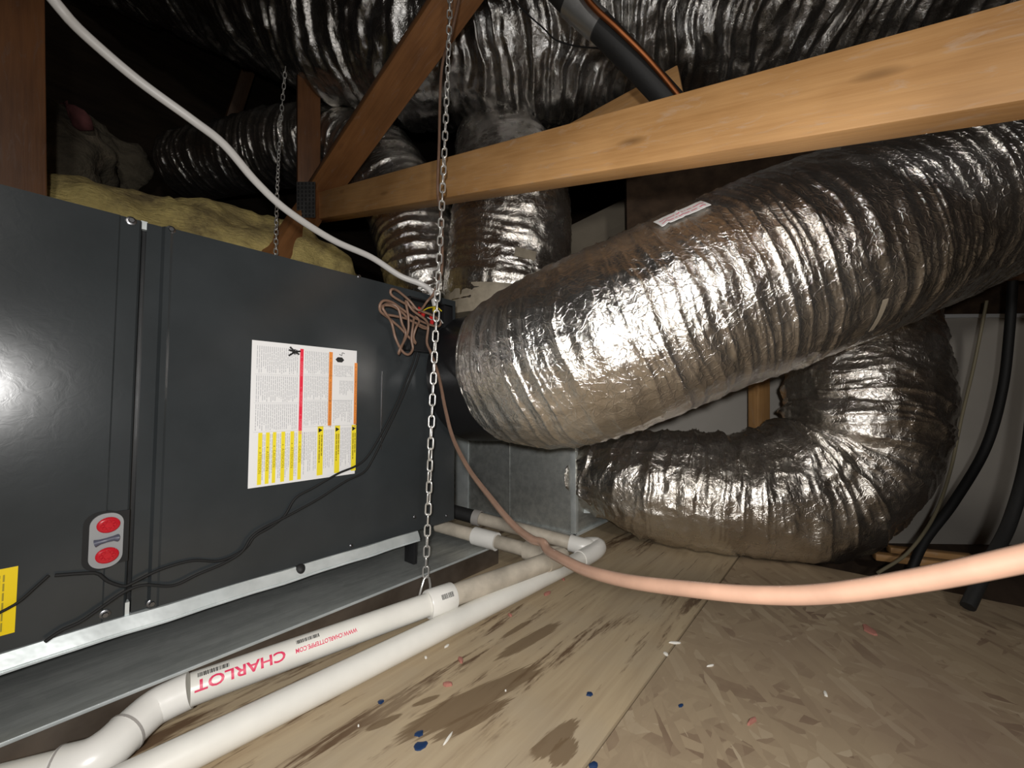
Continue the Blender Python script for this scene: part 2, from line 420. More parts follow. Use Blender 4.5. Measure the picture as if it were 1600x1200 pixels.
def duct_surface(ctrl, ds=0.002, dth=0.0045, seed=1, line=0.0017, sp=0.021, lw=0.0013, crumple=0.0012, big=0.012, billow=0.0008, fold=0.0, zmin=None, warp=1.3):
    c, R, T, u, w2, s, th = sweep(ctrl, ds, dth)
    S, TH = np.meshgrid(s, th, indexing='ij'); RR = R[:, None] * np.ones_like(TH)
    Rm = R.mean(); cx, cy = np.cos(TH) * Rm, np.sin(TH) * Rm
    wob = (vnoise(S * 7, cx * 7, cy * 7, seed + 9) - .5)
    wl_ = warp * (vnoise(S * 5, cx * 4, cy * 4, seed + 1) - .5) + .35 * (vnoise(S * 9, cx * 16, cy * 16, seed + 2) - .5)
    d = np.zeros_like(S)
    # sharp creases that run round the jacket, fading in and out
    for kx, (f, a, ww) in enumerate(((1.0, 1.0, 1.0), (.57, .6, .8), (1.7, 1.0, 1.3))):
        ph = S / (sp * f) + TH / (2 * math.pi) + wl_ * (1.0 + .6 * kx) / f + kx * .37
        fr = ph - np.round(ph); dist = np.abs(fr) * sp * f
        mod = np.clip((vnoise(S * 22, cx * 7, cy * 7, seed + 20 + kx) - (.30 if kx == 0 else .45)) * 2.6, 0, 1)
        d += line * a * mod * np.exp(-(dist / (lw * ww)) ** 1.6)
        d += billow * a * f * np.cos(2 * math.pi * fr)
    d += crumple * (ridge(vnoise(S * 40, cx * 34, cy * 34, seed + 5), 2.0) - .4)
    d += crumple * .5 * (ridge(vnoise(S * 85, cx * 70, cy * 70, seed + 6), 2.0) - .4)
    d += big * (vnoise(S * 6, cx * 7, cy * 7, seed + 7) - .5)
    if fold:   # deep folds where the hose bends
        bend = np.linalg.norm(np.gradient(T, s, axis=0), axis=1)
        kd = np.gradient(T, s, axis=0); kd /= (np.linalg.norm(kd, axis=1)[:, None] + 1e-6)
        dirn = u[:, None, :] * np.cos(TH)[..., None] + w2[:, None, :] * np.sin(TH)[..., None]
        inner = np.clip((dirn * kd[:, None, :]).sum(-1), -.25, 1) * .6 + .4
        amt = np.clip(bend / 4.0, 0.15, 1)[:, None] * inner
        d += fold * amt * (ridge(vnoise(S * 13 + wob * 2.5, cx * 2.5, cy * 2.5, seed + 11), 1.6) - .55)
        d += fold * .5 * amt * (ridge(vnoise(S * 27 + wob * 4, cx * 5, cy * 5, seed + 12), 2) - .4)
    rad = RR + d
    V = c[:, None, :] + (u[:, None, :] * np.cos(TH)[..., None] + w2[:, None, :] * np.sin(TH)[..., None]) * rad[..., None]
    if zmin is not None:
        z = V[..., 2]; V[..., 2] = np.where(z < zmin, zmin + (z - zmin) * 0.04, z); V[..., 2] = np.maximum(V[..., 2], 0.002)
    return V
def duct_patch(V, px, py, hs, hw, off=0.004):
    """grid patch of a duct surface round the point seen at a pixel; hs/hw half sizes in grid steps"""
    n, m, _ = V.shape; best = None
    D = V - np.array(CAM); t = D @ np.array(FWD); x = 800 + FPX * (D @ np.array(RIGHT)) / t; y = 600 - FPX * (D @ np.array(UPV)) / t
    sc = (x - px) ** 2 + (y - py) ** 2
    sc = np.where(t > 0.05, sc, 1e9); near = np.where(sc < 64, t, 1e9)
    i, j = np.unravel_index(np.argmin(near), near.shape)
    ii = np.clip(np.arange(i - hs, i + hs + 1), 0, n - 1); jj = np.arange(j - hw, j + hw + 1) % m
    cen = V[ii].mean(1)[:, None, :]
    Q = V[np.ix_(ii, jj)]; dirn = Q - cen; dirn /= np.linalg.norm(dirn, axis=2)[..., None]
    r = np.linalg.norm(Q - cen, axis=2); r2 = np.maximum(r, np.percentile(r, 75))
    return cen + dirn * (r2 + off)[..., None]
def sheet_obj(name, Q, mat, parent, thick=0.0008):
    n, m, _ = Q.shape; mb = MB(); vs = Q.reshape(-1, 3)
    cen = np.array([0, 0, 0.0]); nrm = np.cross(Q[-1, 0] - Q[0, 0], Q[0, -1] - Q[0, 0]); nrm /= np.linalg.norm(nrm)
    if np.dot(nrm, np.array(CAM) - Q[n // 2, m // 2]) < 0: nrm = -nrm
    fs = [(i * m + j, i * m + j + 1, (i + 1) * m + j + 1, (i + 1) * m + j) for i in range(n - 1) for j in range(m - 1)]
    back = vs - nrm * thick; N = n * m
    rim = [(i, 0) for i in range(n)] + [(n - 1, j) for j in range(1, m)] + [(i, m - 1) for i in range(n - 2, -1, -1)] + [(0, j) for j in range(m - 2, 0, -1)]
    rim = [a * m + b for a, b in rim]
    fr = [(rim[q], rim[(q + 1) % len(rim)], rim[(q + 1) % len(rim)] + N, rim[q] + N) for q in range(len(rim))]
    mb.add([Vector(x) for x in vs] + [Vector(x) for x in back], fs + [tuple(x + N for x in f[::-1]) for f in fs] + fr)
    return mb.build(name, mat, parent, angle=60)
def lumber(name, label, A, B, thick, deep, mat, up=(0, 0, 1), cat='lumber', group=None, bev=0.003, ext=1.0):
    """a sawn board from A to B; thick across, deep along 'up'"""
    A = Vector(A); B = A + (Vector(B) - A) * ext; x = (B - A).normalized(); upv = Vector(up)
    z = (upv - x * upv.dot(x)).normalized(); y = z.cross(x); L = (B - A).length
    mb = MB(); mb.box((0, -thick / 2, -deep / 2), (L, thick / 2, deep / 2), bev)
    o = mb.build(name, mat)
    m4 = Matrix((x, y, z)).transposed().to_4x4(); m4.translation = A
    o.matrix_world = m4
    return tag(o, label, cat, group)
def structure(o): o['kind'] = 'structure'; return o

def text_mesh(txt, size, align='LEFT', bold=0.0):
    cu = bpy.data.curves.new('t', 'FONT'); cu.body = txt; cu.size = size; cu.align_x = align; cu.align_y = 'CENTER'; cu.resolution_u = 3; cu.offset = size * bold
    o = bpy.data.objects.new('t', cu); COL.objects.link(o)
    bpy.context.view_layer.update()
    dg = bpy.context.evaluated_depsgraph_get()
    me = bpy.data.meshes.new_from_object(o.evaluated_get(dg))
    if bold:
        bm = bmesh.new(); bm.from_mesh(me)
        y = -size
        while y < size:
            bmesh.ops.bisect_plane(bm, geom=bm.verts[:] + bm.edges[:] + bm.faces[:], plane_co=(0, y, 0), plane_no=(0, 1, 0)); y += size / 8
        bm.to_mesh(me); bm.free()
    vs = [vv.co.copy() for vv in me.vertices]; fs = [tuple(p.vertices) for p in me.polygons]
    bpy.data.objects.remove(o); bpy.data.curves.remove(cu); bpy.data.meshes.remove(me)
    return vs, fs

# ================================================================ THE SETTING
FL = bpy.data.objects.new('floor', None); COL.objects.link(FL); structure(FL)
SEAM = 0.209
ps = MB().box((-1.6, SEAM + 0.0015, -0.02), (1.75, 1.9, 0), 0.0008).build('plywood_sheet', 'plywood', FL)
os_ = MB().box((-1.6, -1.6, -0.02), (1.12, SEAM - 0.0015, 0), 0.0008).build('osb_sheet', 'osb', FL)
MB().box((-2.4, -2.6, -0.13), (3.2, 3.2, -0.115)).build('subfloor', 'roof_wood', FL)
# drops of blue paint and bits stuck on the sheets
def blob(name, px, py, rx, ry, mat, h=0.0015, ang=0.0, n=14, seed=0):
    rnd = random.Random(seed); c = PZ(px, py, 0.0); vs = []
    rr = [1 + rnd.uniform(-.18, .18) for _ in range(n)]
    for q, z in ((1.0, -0.0005), (0.92, h * .7), (0.6, h)):
        for j in range(n):
            a = 2 * math.pi * j / n; x, y = rx * q * rr[j] * math.cos(a), ry * q * rr[j] * math.sin(a)
            vs.append((c.x + x * math.cos(ang) - y * math.sin(ang), c.y + x * math.sin(ang) + y * math.cos(ang), z))
    fs = [(i * n + j, i * n + (j + 1) % n, (i + 1) * n + (j + 1) % n, (i + 1) * n + j) for i in range(2) for j in range(n)] + [tuple(2 * n + j for j in range(n))]
    return MB().add(vs, fs).build(name, mat, FL)
for i, (px, py, rx, ry) in enumerate(((595, 1097, .0035, .0035), (655, 1147, .005, .004), (657, 1166, .007, .0055), (921, 1085, .0045, .0035), (928, 1196, .005, .004), (1064, 1103, .004, .0018))):
    blob('paint_drop', px, py, rx, ry, 'blue_paint', ang=-.4, seed=i)
for i, (px, py, rx, ry) in enumerate(((855, 928, .010, .004), (880, 905, .008, .003), (797, 962, .005, .003), (700, 1070, .006, .004), (1175, 1128, .009, .0022), (1358, 985, .016, .007), (720, 1032, .007, .0035))):
    blob('fluff_scrap', px, py, rx, ry, 'pink_fluff', h=0.003, ang=.7 * i, n=9, seed=20 + i)
for i, (px, py, rx, ry) in enumerate(((698, 1010, .005, .002), (1040, 1022, .004, .003), (1055, 1005, .009, .0025), (1290, 1085, .006, .002), (665, 1028, .003, .002), (790, 1080, .0012, .001), (700, 1155, .009, .0012), (560, 1135, .0012, .001), (1110, 1041, .006, .0012))):
    blob('paper_scrap', px, py, rx, ry, 'scrap_white', h=0.002, ang=1.1 * i, n=7, seed=40 + i)

# walls and roof of the attic
WA, WB = P(1080, 640, 1.42), P(1760, 640, 1.36)
def wall_between(name, A, B, z0, z1, mat, th=0.02):
    d = (Vector((B.x, B.y, 0)) - Vector((A.x, A.y, 0))); n = Vector((d.y, -d.x, 0)).normalized() * th
    if n.dot(Vector((A.x, A.y, 0))) < 0: n = -n
    vs = []
    for z in (z0, z1):
        for p in (A, B): vs.append((p.x, p.y, z))
        for p in (B, A): vs.append((p.x + n.x, p.y + n.y, z))
    fs = [(0, 1, 5, 4), (1, 2, 6, 5), (2, 3, 7, 6), (3, 0, 4, 7), (0, 3, 2, 1), (4, 5, 6, 7)]
    return structure(MB().add(vs, fs).build(name, mat, smooth=False))
dW = (WB - WA); WA2 = WA - dW * 0.15; WB2 = WB + dW * 0.5
ztrim = P(1500, 492, 1.37).z
wall_between('wall_right', WA2, WB2, -0.115, ztrim - 0.004, 'drywall')
off = Vector((WA.x, WA.y, 0)).normalized() * -0.012
wall_between('trim_1', WA2 + off, WB2 + off, ztrim - 0.006, ztrim + 0.006, 'trim_white', 0.03)
wall_between('wall_upper', WA2 - off, WB2 - off, ztrim + 0.006, 2.3, 'roof_wood')
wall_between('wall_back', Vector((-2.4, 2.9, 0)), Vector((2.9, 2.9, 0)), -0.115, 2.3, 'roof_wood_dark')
wall_between('wall_left', Vector((-2.4, -2.6, 0)), Vector((-2.4, 2.9, 0)), -0.115, 2.3, 'roof_wood')
wall_between('wall_near', Vector((-2.4, -2.6, 0)), Vector((3.2, -2.6, 0)), -0.115, 2.3, 'roof_wood')
wall_between('wall_far', Vector((3.2, -2.6, 0)), Vector((3.2, 2.9, 0)), -0.115, 2.3, 'roof_wood')
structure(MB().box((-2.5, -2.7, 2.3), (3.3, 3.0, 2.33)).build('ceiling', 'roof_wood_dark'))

# ================================================================ AIR HANDLER
UY = 0.65                                   # plane of its front
UX1 = PY(711, 650, UY).x
UZ0 = PY(197, 962, UY).z; UZ1 = PY(231, 347, UY).z
UX0 = -0.62; UBK = 1.17
SX = PY(213, 680, UY).x
ah = thing('air_handler', 'charcoal grey metal air handler lying on its side behind the white pipes', 'air handler', ((UX0 + UX1) / 2, UY + .26, UZ0))
MB().box((UX0, UY + 0.012, UZ0 + .002), (UX1 - .001, UBK, UZ1 - .001), 0.002).build('cabinet_body', 'black_metal', ah)
def panel(x0, x1, name, lip_left, lip_right):
    prof = []
    f = UY
    if lip_left: prof += [(x0, f + .011), (x0, f + .004), (x0 + .014, f + .004), (x0 + .0165, f - .001), (x0 + .022, f - .001), (x0 + .0245, f)]
    else: prof += [(x0, f + .011), (x0, f + .001), (x0 + .001, f)]
    if lip_right: prof += [(x1 - .020, f), (x1 - .0185, f + .0012), (x1 - .002, f + .0012), (x1, f + .003), (x1, f + .011)]
    else: prof += [(x1 - .001, f), (x1, f + .001), (x1, f + .011)]
    n = len(prof); vs = [(x, y, z) for z in (UZ0, UZ1) for x, y in prof]
    fs = [(i, i + 1, i + 1 + n, i + n) for i in range(n - 1)] + [(n - 1, 0, n, 2 * n - 1), tuple(range(n - 1, -1, -1)), tuple(range(n, 2 * n))]
    return MB().add(vs, fs).build(name, 'cabinet_paint', ah, smooth=False)
panel(UX0, SX - .0028, 'access_panel', False, True)
panel(SX + .0022, UX1, 'access_panel', True, False)
MB().box((SX - .003, UY + .006, UZ1 - .008), (SX + .003, UY + .012, UZ1 + .002)).build('seam_clip', 'galvanized_bright', ah)
MB().box((SX - .0032, UY + .002, UZ0 - .004), (SX + .0005, UY + .012, UZ0 + .014)).build('seam_clip', 'galvanized_bright', ah)
# galvanised base rail under the front edge
def base_rail():
    prof = [(UY + .012, UZ0 - .0005), (UY - .002, UZ0 - .0005), (UY - .0095, UZ0 - .0135), (UY - .008, UZ0 - .0155), (UY - .010, UZ0 - .0175), (UY + .02, UZ0 - .017)]
    xe = PY(652, 845, UY).x
    vs = []; n = len(prof); N = 60
    for i in range(N + 1):
        x = UX0 + (xe - UX0) * i / N
        for y, z in prof: vs.append((x, y + .0006 * math.sin(i * 1.7), z + .0006 * math.sin(i * .9)))
    fs = [(i * n + j, i * n + j + 1, (i + 1) * n + j + 1, (i + 1) * n + j) for i in range(N) for j in range(n - 1)]
    MB().add(vs, fs).build('base_rail', 'galvanized_bright', ah, angle=20)
base_rail()
for fx, fy in ((PY(652, 845, UY).x + .006, UY + .01), (-.45, .95), (.3, .95)):
    MB().box((fx - .006, fy, 0.039), (fx + .002, fy + .03, UZ0 + .003), 0.001).build('support_foot', 'black_plastic', ah)
def screw(px, py, r=0.0048, mat='screw_steel'):
    c = PY(px, py, UY); c.y = UY + .0005
    s = MB().disc(c, (0, -1, 0), r * 1.25, 0.0012, 14).build('screw', mat, ah)
    MB().disc(c + Vector((0, -.0012, 0)), (0, -1, 0), r * .75, 0.0028, 6).build('screw_head', mat, s)
for a in ((205, 345), (267, 359), (237, 943), (164, 960), (561, 432), (549, 853), (698, 806), (648, 868 - 60)):
    screw(*a, r=0.0040 if a[0] < 300 else 0.0026)
c = PY(468, 890, UY)
MB().disc(c + Vector((0, .002, 0)), (0, -1, 0), 0.0085, 0.006, 16, dome=.005).build('rubber_bumper', 'black_rubber', ah)
# slim slot with a screw in the right panel
a, b = PY(597, 580, UY), PY(594, 702, UY)
MB().box((a.x - .0008, UY - .0009, b.z), (a.x + .0008, UY + .001, a.z)).build('slot', 'screw_steel', ah)

# port plate with two red plugs
pc = PY(165.5, 843.5, UY)
def oblong(c, hw, hh, rad, y0, y1, n=10):
    vs = []
    for y in (y0, y1):
        for cx_, cz_, a0 in ((hw - rad, hh - rad, 0), (-hw + rad, hh - rad, 90), (-hw + rad, -hh + rad, 180), (hw - rad, -hh + rad, 270)):
            for q in range(n + 1):
                a = math.radians(a0 + 90 * q / n); vs.append((c.x + cx_ + rad * math.cos(a), y, c.z + cz_ + rad * math.sin(a)))
    m = len(vs) // 2
    return MB().add(vs, [tuple(range(m)), tuple(range(2 * m - 1, m - 1, -1))] + [(j, (j + 1) % m, (j + 1) % m + m, j + m) for j in range(m)])
hwid = (PY(192, 843, UY).x - PY(139, 843, UY).x) / 2; hhei = (PY(166, 801, UY).z - PY(166, 885, UY).z) / 2
oblong(pc + Vector((-.003, 0, 0)), hwid * 1.13, hhei * 1.08, hwid * .98, UY - .0006, UY + .002).build('port_recess', 'dark_gap', ah)
MB().box((pc.x, UY - .0005, pc.z - hhei * .95), (SX - .003, UY + .002, pc.z + hhei * 1.0)).build('port_recess', 'dark_gap', ah)
plate = oblong(pc, hwid, hhei, hwid * .9, UY - .0035, UY - .0004).build('port_plate', 'port_grey', ah)
for zz in (PY(168, 819, UY).z, PY(167, 866, UY).z):
    pl = MB().disc((pc.x + .001, UY - .0035, zz), (0, -1, 0), hwid * .70, 0.003, 28, ry=hwid * .62).build('red_plug', 'red_plug', plate)
    for q in range(8):
        a = q * math.pi / 4
        MB().disc((pc.x + .001 + hwid * .36 * math.cos(a), UY - .0062, zz + hwid * .31 * math.sin(a)), (0, -1, 0), hwid * .12, 0.0014, 8).build('plug_stud', 'red_plug', pl)
zb = pc.z
MB().tube([(pc.x - hwid * .66, UY - .0045, zb - .001), (pc.x - hwid * .4, UY - .0055, zb), (pc.x, UY - .0062, zb + .001), (pc.x + hwid * .4, UY - .0055, zb + .0015), (pc.x + hwid * .66, UY - .0045, zb + .001)],
          [.0042, .0028, .0025, .0028, .0042], 10).build('plate_bar', 'port_bar', plate)

# ---- warning label
LB = [PY(393.7, 533.2, UY), PY(557.3, 546.7, UY), PY(557.3, 737.6, UY), PY(393.7, 764.7, UY)]
lx0, lx1 = LB[0].x, LB[1].x; lz1 = (LB[0].z + LB[1].z) / 2; lz0 = (LB[2].z + LB[3].z) / 2
wl = MB().box((lx0, UY - .0006, lz0), (lx1, UY + .0002, lz1)).build('warning_label', 'label_white', ah, smooth=False)
wl['label'] = 'white warning label with red, orange and yellow bars, turned sideways'
def LX(px): return PY(px, 650, UY).x
def LZ(v): return lz1 + (lz0 - lz1) * v
YP = UY - .0008
def rect(mb, x0, x1, v0, v1, y=YP): mb.quad((x0, y, LZ(v1)), (x1, y, LZ(v1)), (x1, y, LZ(v0)), (x0, y, LZ(v0))); return mb
def bar(name, px0, px1, v0, v1, mat): return rect(MB(), LX(px0), LX(px1), v0, v1).build(name, mat, wl, smooth=False)
yb = [(404, 410.5), (416, 422), (426.8, 432.2), (440, 446), (454, 460), (466.3, 471.7)]
for a, b in yb: bar('yellow_bar', a, b, .632, .985, 'label_yellow')
for a, b in ((496.3, 505.4), (523.3, 531.3), (549.2, 556.6)): bar('yellow_bar', a, b, .605, .975, 'label_yellow')
bar('red_bar', 466.5, 471.8, .028, .630, 'label_red')
bar('orange_bar', 512, 517.6, .03, .603, 'label_orange'); bar('orange_bar', 552.2, 556.6, .10, .60, 'label_orange')
def side_text(mb, txt, xc, v, size, align='LEFT'):
    """lettering turned a quarter clockwise: reads downwards"""
    vs, fs = text_mesh(txt, size, align)
    mb.add([(xc + p.y, YP - .0002, LZ(v) - p.x) for p in vs], fs)
def tri(mb, xc, v, r):
    mb.add([(xc + r, YP - .0002, LZ(v)), (xc - r * .7, YP - .0002, LZ(v) + r), (xc - r * .7, YP - .0002, LZ(v) - r)], [(0, 1, 2)])
for (a, b), wd, v in zip(yb, ('ATTENTION', 'ATENCION', 'CAUTION', 'ATENCION', 'ATTENTION', 'CAUTION'), (.735, .735, .73, .725, .72, .715)):
    mb = MB(); xc = (LX(a) + LX(b)) / 2; tri(mb, xc, v, .0012); side_text(mb, wd, xc, v + .025, .0056)
    mb.build('bar_lettering', 'label_olive_text', wl, smooth=False)
for (a, b) in ((496.3, 505.4), (523.3, 531.3), (549.2, 556.6)):
    mb = MB(); tri(mb, (LX(a) + LX(b)) / 2 - .0005, .635, .0038)
    mb.build('alert_triangle', 'label_black', wl, smooth=False)
rnd = random.Random(3)
def fake_words(mb, xc, v0, v1, h, y=None):
    v = v0
    while v < v1:
        l = rnd.uniform(.012, .05); rect(mb, xc - h, xc + h, v, min(v + l, v1), YP - .0002); v += l + .005
for (a, b) in ((496.3, 505.4), (523.3, 531.3), (549.2, 556.6)):
    mb = MB(); xm = (LX(a) + LX(b)) / 2
    fake_words(mb, xm + .0022, .67, .83, .0009); fake_words(mb, xm - .0014, .67, .88, .0009)
    mb.build('bar_lettering', 'label_olive_text', wl, smooth=False)['kind'] = 'stuff'
xr = (LX(466.5) + LX(471.8)) / 2
for v, wd in ((.09, 'DANGER'), (.315, 'PELIGRO'), (.515, 'DANGER')):
    mb = MB(); tri(mb, xr, v, .0013); side_text(mb, wd, xr, v + .03, .0058)
    mb.build('bar_lettering', 'label_pink', wl, smooth=False)
for a, b, vv in ((512, 517.6, (.08, .235, .41)), (552.2, 556.6, (.135, .255, .43))):
    xr = (LX(a) + LX(b)) / 2
    for v, wd in zip(vv, ('WARNING', 'ADVERTENCIA', 'AVERTISSEMENT')):
        mb = MB(); tri(mb, xr, v, .0013); side_text(mb, wd, xr, v + .025, .0052)
        mb.build('bar_lettering', 'label_orange_text', wl, smooth=False)
# columns of tiny print, too small to read
mb = MB()
def column(px0, px1, v0, v1, pitch=.00275, ragged=.25):
    x = LX(px0); x1_ = LX(px1)
    while x < x1_:
        e = v1 - (v1 - v0) * (rnd.random() ** 3) * ragged
        fake_words(mb, x, v0 + .004, e - .004, .00048); x += pitch
for v0, v1 in ((.035, .225), (.235, .425), (.432, .622)): column(399, 465, v0 if v0 > .04 else .03, v1)
for v0, v1 in ((.035, .21), (.22, .405), (.41, .60)): column(475, 511, v0, v1)
for v0, v1 in ((.125, .225), (.245, .38), (.40, .59)): column(521 if v0 != .245 else 530, 550.5, v0, v1, ragged=.5)
for a, b in ((411.5, 415.3), (423, 426), (433.3, 439), (447, 453), (461, 465.5), (473, 476)): column(a, b, .64, .96, .0024)
column(476.5, 495, .64, .94, .0028, .5); column(507, 522, .63, .93, .0028, .4); column(533, 548, .62, .93, .0028, .3)
for v in (.23, .428, .628): rect(mb, LX(396), LX(466), v - .0008, v + .0008)
for v in (.215, .407, .606): rect(mb, LX(473), LX(551), v - .0008, v + .0008)
fp = mb.build('fine_print', 'label_grey_text', wl, smooth=False); fp['kind'] = 'stuff'
# pictograms
mb = MB(); hx, hz = LX(458), LZ(.055)
mb.disc((hx, YP, hz), (0, -1, 0), .0045, .0002, 12, ry=.0042)
for a, l in ((2.4, .010), (2.9, .009), (-2.5, .011), (.2, .008), (-.5, .007)):
    mb.tube([(hx, YP, hz), (hx + l * math.cos(a), YP, hz + l * math.sin(a))], .0014, 6)
mb.build('hazard_pictogram', 'label_black', wl, smooth=False)
mb = MB(); hx, hz = LX(529), LZ(.085)
mb.disc((hx, YP, hz), (0, -1, 0), .0075, .0002, 6, ry=.0048)
mb.tube([(hx - .001, YP, hz + .009), (hx + .003, YP, hz + .007), (hx + .004, YP, hz + .012), (hx + .008, YP, hz + .011)], .0006, 6)
mb.build('hazard_pictogram', 'label_black', wl, smooth=False)
# yellow label on the left panel
zt, zb2 = PY(29, 884, UY).z, PY(21, 988, UY).z; xr = PY(26, 930, UY).x
yl = MB().box((xr - .075, UY - .0006, zb2), (xr, UY + .0002, zt)).build('caution_label', 'label_amber', ah, smooth=False)
yl['label'] = 'amber yellow label at the lower left of the cabinet'
mb = MB(); rnd = random.Random(5)
for i in range(24):
    x = xr - .006 - i * .0028; z = zt - .006
    if i % 5 == 0: continue
    while z > zb2 + .006:
        l = rnd.uniform(.003, .009)
        mb.quad((x - .0006, UY - .0009, max(z - l, zb2 + .004)), (x + .0006, UY - .0009, max(z - l, zb2 + .004)), (x + .0006, UY - .0009, z), (x - .0006, UY - .0009, z)); z -= l + .0016
o = mb.build('fine_print', 'label_olive_text', yl, smooth=False); o['kind'] = 'stuff'

# ================================================================ DRAIN PAN
PX1 = PZ(778, 850, .043).x; PYF = PZ(778, 850, .043).y
dp = thing('drain_pan', 'shallow galvanised sheet metal pan under the grey air handler', 'drain pan', (0, .9, 0))
MB().box((UX0 - .05, PYF, .0015), (PX1, 1.25, .0385), 0.001).build('pan_body', 'galvanized', dp)
MB().box((UX0 - .05, PYF - .0009, .0015), (PX1 + .0005, PYF + .0005, .0385)).build('front_skirt', 'pan_skirt', dp, smooth=False)
for nm, a, b in (('rim', (UX0 - .05, PYF - .0012, .0385), (PX1 + .001, PYF + .0012, .0425)), ('rim', (PX1 - .0012, PYF, .0385), (PX1 + .0012, 1.25, .0425))):
    MB().box(a, b, .0005).build(nm, 'galvanized_bright', dp)
MB().box((PX1 - .012, PYF - .0022, .031), (PX1 - .004, PYF, .0335)).build('rivet_tab', 'galvanized_bright', dp)

# ================================================================ PLENUM
PLX = .953
pY0 = PX(899, 836, PLX).y; pz0 = max(.004, PX(899, 836, PLX).z)
pl = thing('supply_plenum', 'galvanised sheet metal plenum box under the ducts beside the air handler', 'plenum', (1.2, .9, pz0))
MB().box((PLX, pY0, pz0), (1.45, 1.42, .665), 0.0015).build('plenum_body', 'galvanized', pl)
MB().box((PLX - .004, pY0 - .004, pz0), (PLX + .010, pY0 + .012, .665), .0008).build('corner_flange', 'galvanized_bright', pl)
xq = PX(727, 740, PLX).y
MB().box((PLX - .004, xq - .016, pz0 + .002), (PLX + .002, xq + .05, .66), .0008).build('corner_flange', 'galvanized_bright', pl)
MB().box((PLX - .006, pY0 - .006, pz0 - .003), (1.45, pY0 + .004, pz0 + .004), .001).build('bottom_flange', 'galvanized_bright', pl)
MB().box((PLX - .006, pY0 - .006, pz0 - .003), (PLX + .004, 1.42, pz0 + .004), .001).build('bottom_flange', 'galvanized', pl)
sy = PX(796, 760, PLX).y
MB().box((PLX - .0025, sy - .002, pz0 + .01), (PLX + .001, sy + .002, .66), .0006).build('standing_seam', 'galvanized', pl)
# the narrow transition that feeds it from the end of the unit
MB().box((UX1 + .002, 1.06, .12), (PLX + .002, 1.165, .56), .001).build('transition', 'galvanized', pl)

# ================================================================ FLEX DUCTS
def ctl(*rows): return [tuple(P(px, py, t)) + (r,) for px, py, t, r in rows]
# the big one in front
bd = thing('flexible_duct', 'big foil flexible duct sweeping across the front from black collar to right edge', 'duct', (.66, .27, .30), 'insulated foil flex ducts')
ctrl1 = ctl((788, 585, .845, .128), (803, 581, .828, .144), (860, 566, .765, .157), (960, 530, .71, .158), (1080, 478, .69, .156), (1210, 424, .685, .158), (1340, 372, .695, .158), (1470, 318, .71, .155), (1600, 268, .73, .152), (1800, 190, .78, .152), (2150, 60, .9, .152))
V1 = duct_surface(ctrl1, ds=0.0017, seed=11, crumple=.0021, big=.015, billow=.0004, line=.0019)
grid_mesh('foil_jacket', V1, 'foil', bd)
q, _ = spline([tuple(P(744, 591, .90)), tuple(P(770, 588, .868)), tuple(P(800, 583, .83))], .004)
MB().tube([Vector(x) for x in q], [.135] * len(q), 64).build('collar_tape', 'black_tape', bd)
Q = duct_patch(V1, 1062, 330, 20, 3)
lb = sheet_obj('paper_label', Q, 'label_white', bd)
mbp = MB(); n_, m_, _ = Q.shape
for rr_ in (0.33, 0.62):
    j = int(m_ * rr_)
    for i in range(2, n_ - 2):
        if random.random() < .8:
            a, b, c2, d2 = Q[i, j], Q[i + 1, j], Q[i + 1, j + 1], Q[i, j + 1]
            cc = (a + b + c2 + d2) / 4; nn = (np.array(CAM) - cc); nn /= np.linalg.norm(nn)
            mbp.quad(*[Vector(cc + (x - cc) * .62 + nn * .0012) for x in (a, b, c2, d2)])
o = mbp.build('red_lettering', 'red_print', lb, smooth=False)
for px, py, hs, hw in ((1378, 497, 2, 6),):
    sheet_obj('torn_film', duct_patch(V1, px, py, hs, hw, .003), 'tan_board', bd)

# lower one, curling on the floor
ld = thing('flexible_duct', 'crumpled foil flexible duct curling on the floor below the big one', 'duct', (1.25, .05, .0), 'insulated foil flex ducts')
ctrl2 = ctl((921, 742, 1.175, .098), (945, 745, 1.14, .112), (1000, 752, 1.09, .134), (1090, 768, 1.04, .150), (1190, 774, 1.005, .152), (1272, 762, .995, .155), (1328, 718, .995, .158), (1346, 650, 1.0, .158), (1344, 570, 1.03, .152), (1340, 480, 1.08, .148), (1335, 380, 1.16, .145))
V2 = duct_surface(ctrl2, ds=0.0022, seed=31, line=.0032, sp=.041, lw=.0024, crumple=.0028, big=.02, billow=.0009, fold=.042, zmin=.004, warp=2.2)
grid_mesh('foil_jacket', V2, 'foil_dull', ld)
q, _ = spline([tuple(PY(914, 742, pY0 + .004)), tuple(P(921, 742, 1.175)), tuple(P(930, 743, 1.16))], .004)
MB().tube([Vector(x) for x in q], .101, 48).build('collar', 'galvanized_bright', ld)

# upright one on the plenum
ud = thing('flexible_duct', 'upright dusty foil duct rising from the plenum behind the pine beam', 'duct', tuple(P(788, 470, 1.30)), 'insulated foil flex ducts')
ctrl3 = ctl((786, 486, 1.31, .176), (788, 450, 1.31, .186), (797, 380, 1.32, .192), (796, 310, 1.35, .186), (786, 258, 1.43, .166), (778, 240, 1.60, .158), (780, 235, 1.85, .155), (790, 235, 2.1, .155))
V3 = duct_surface(ctrl3, ds=0.004, dth=.006, seed=51, line=.0020, sp=.036, lw=.003, crumple=.0030, big=.022, billow=.0004, fold=.014)
grid_mesh('foil_jacket', V3, 'foil_dull', ud)
q, _ = spline([tuple(P(786, 500, 1.31)), tuple(P(786, 478, 1.31)), tuple(P(787, 464, 1.31))], .006)
MB().tube([Vector(x) for x in q], .186, 48).build('mastic_band', 'mastic', ud)
Q = duct_patch(V3, 826, 398, 3, 5, .003); sheet_obj('paper_label', Q, 'mastic', ud)

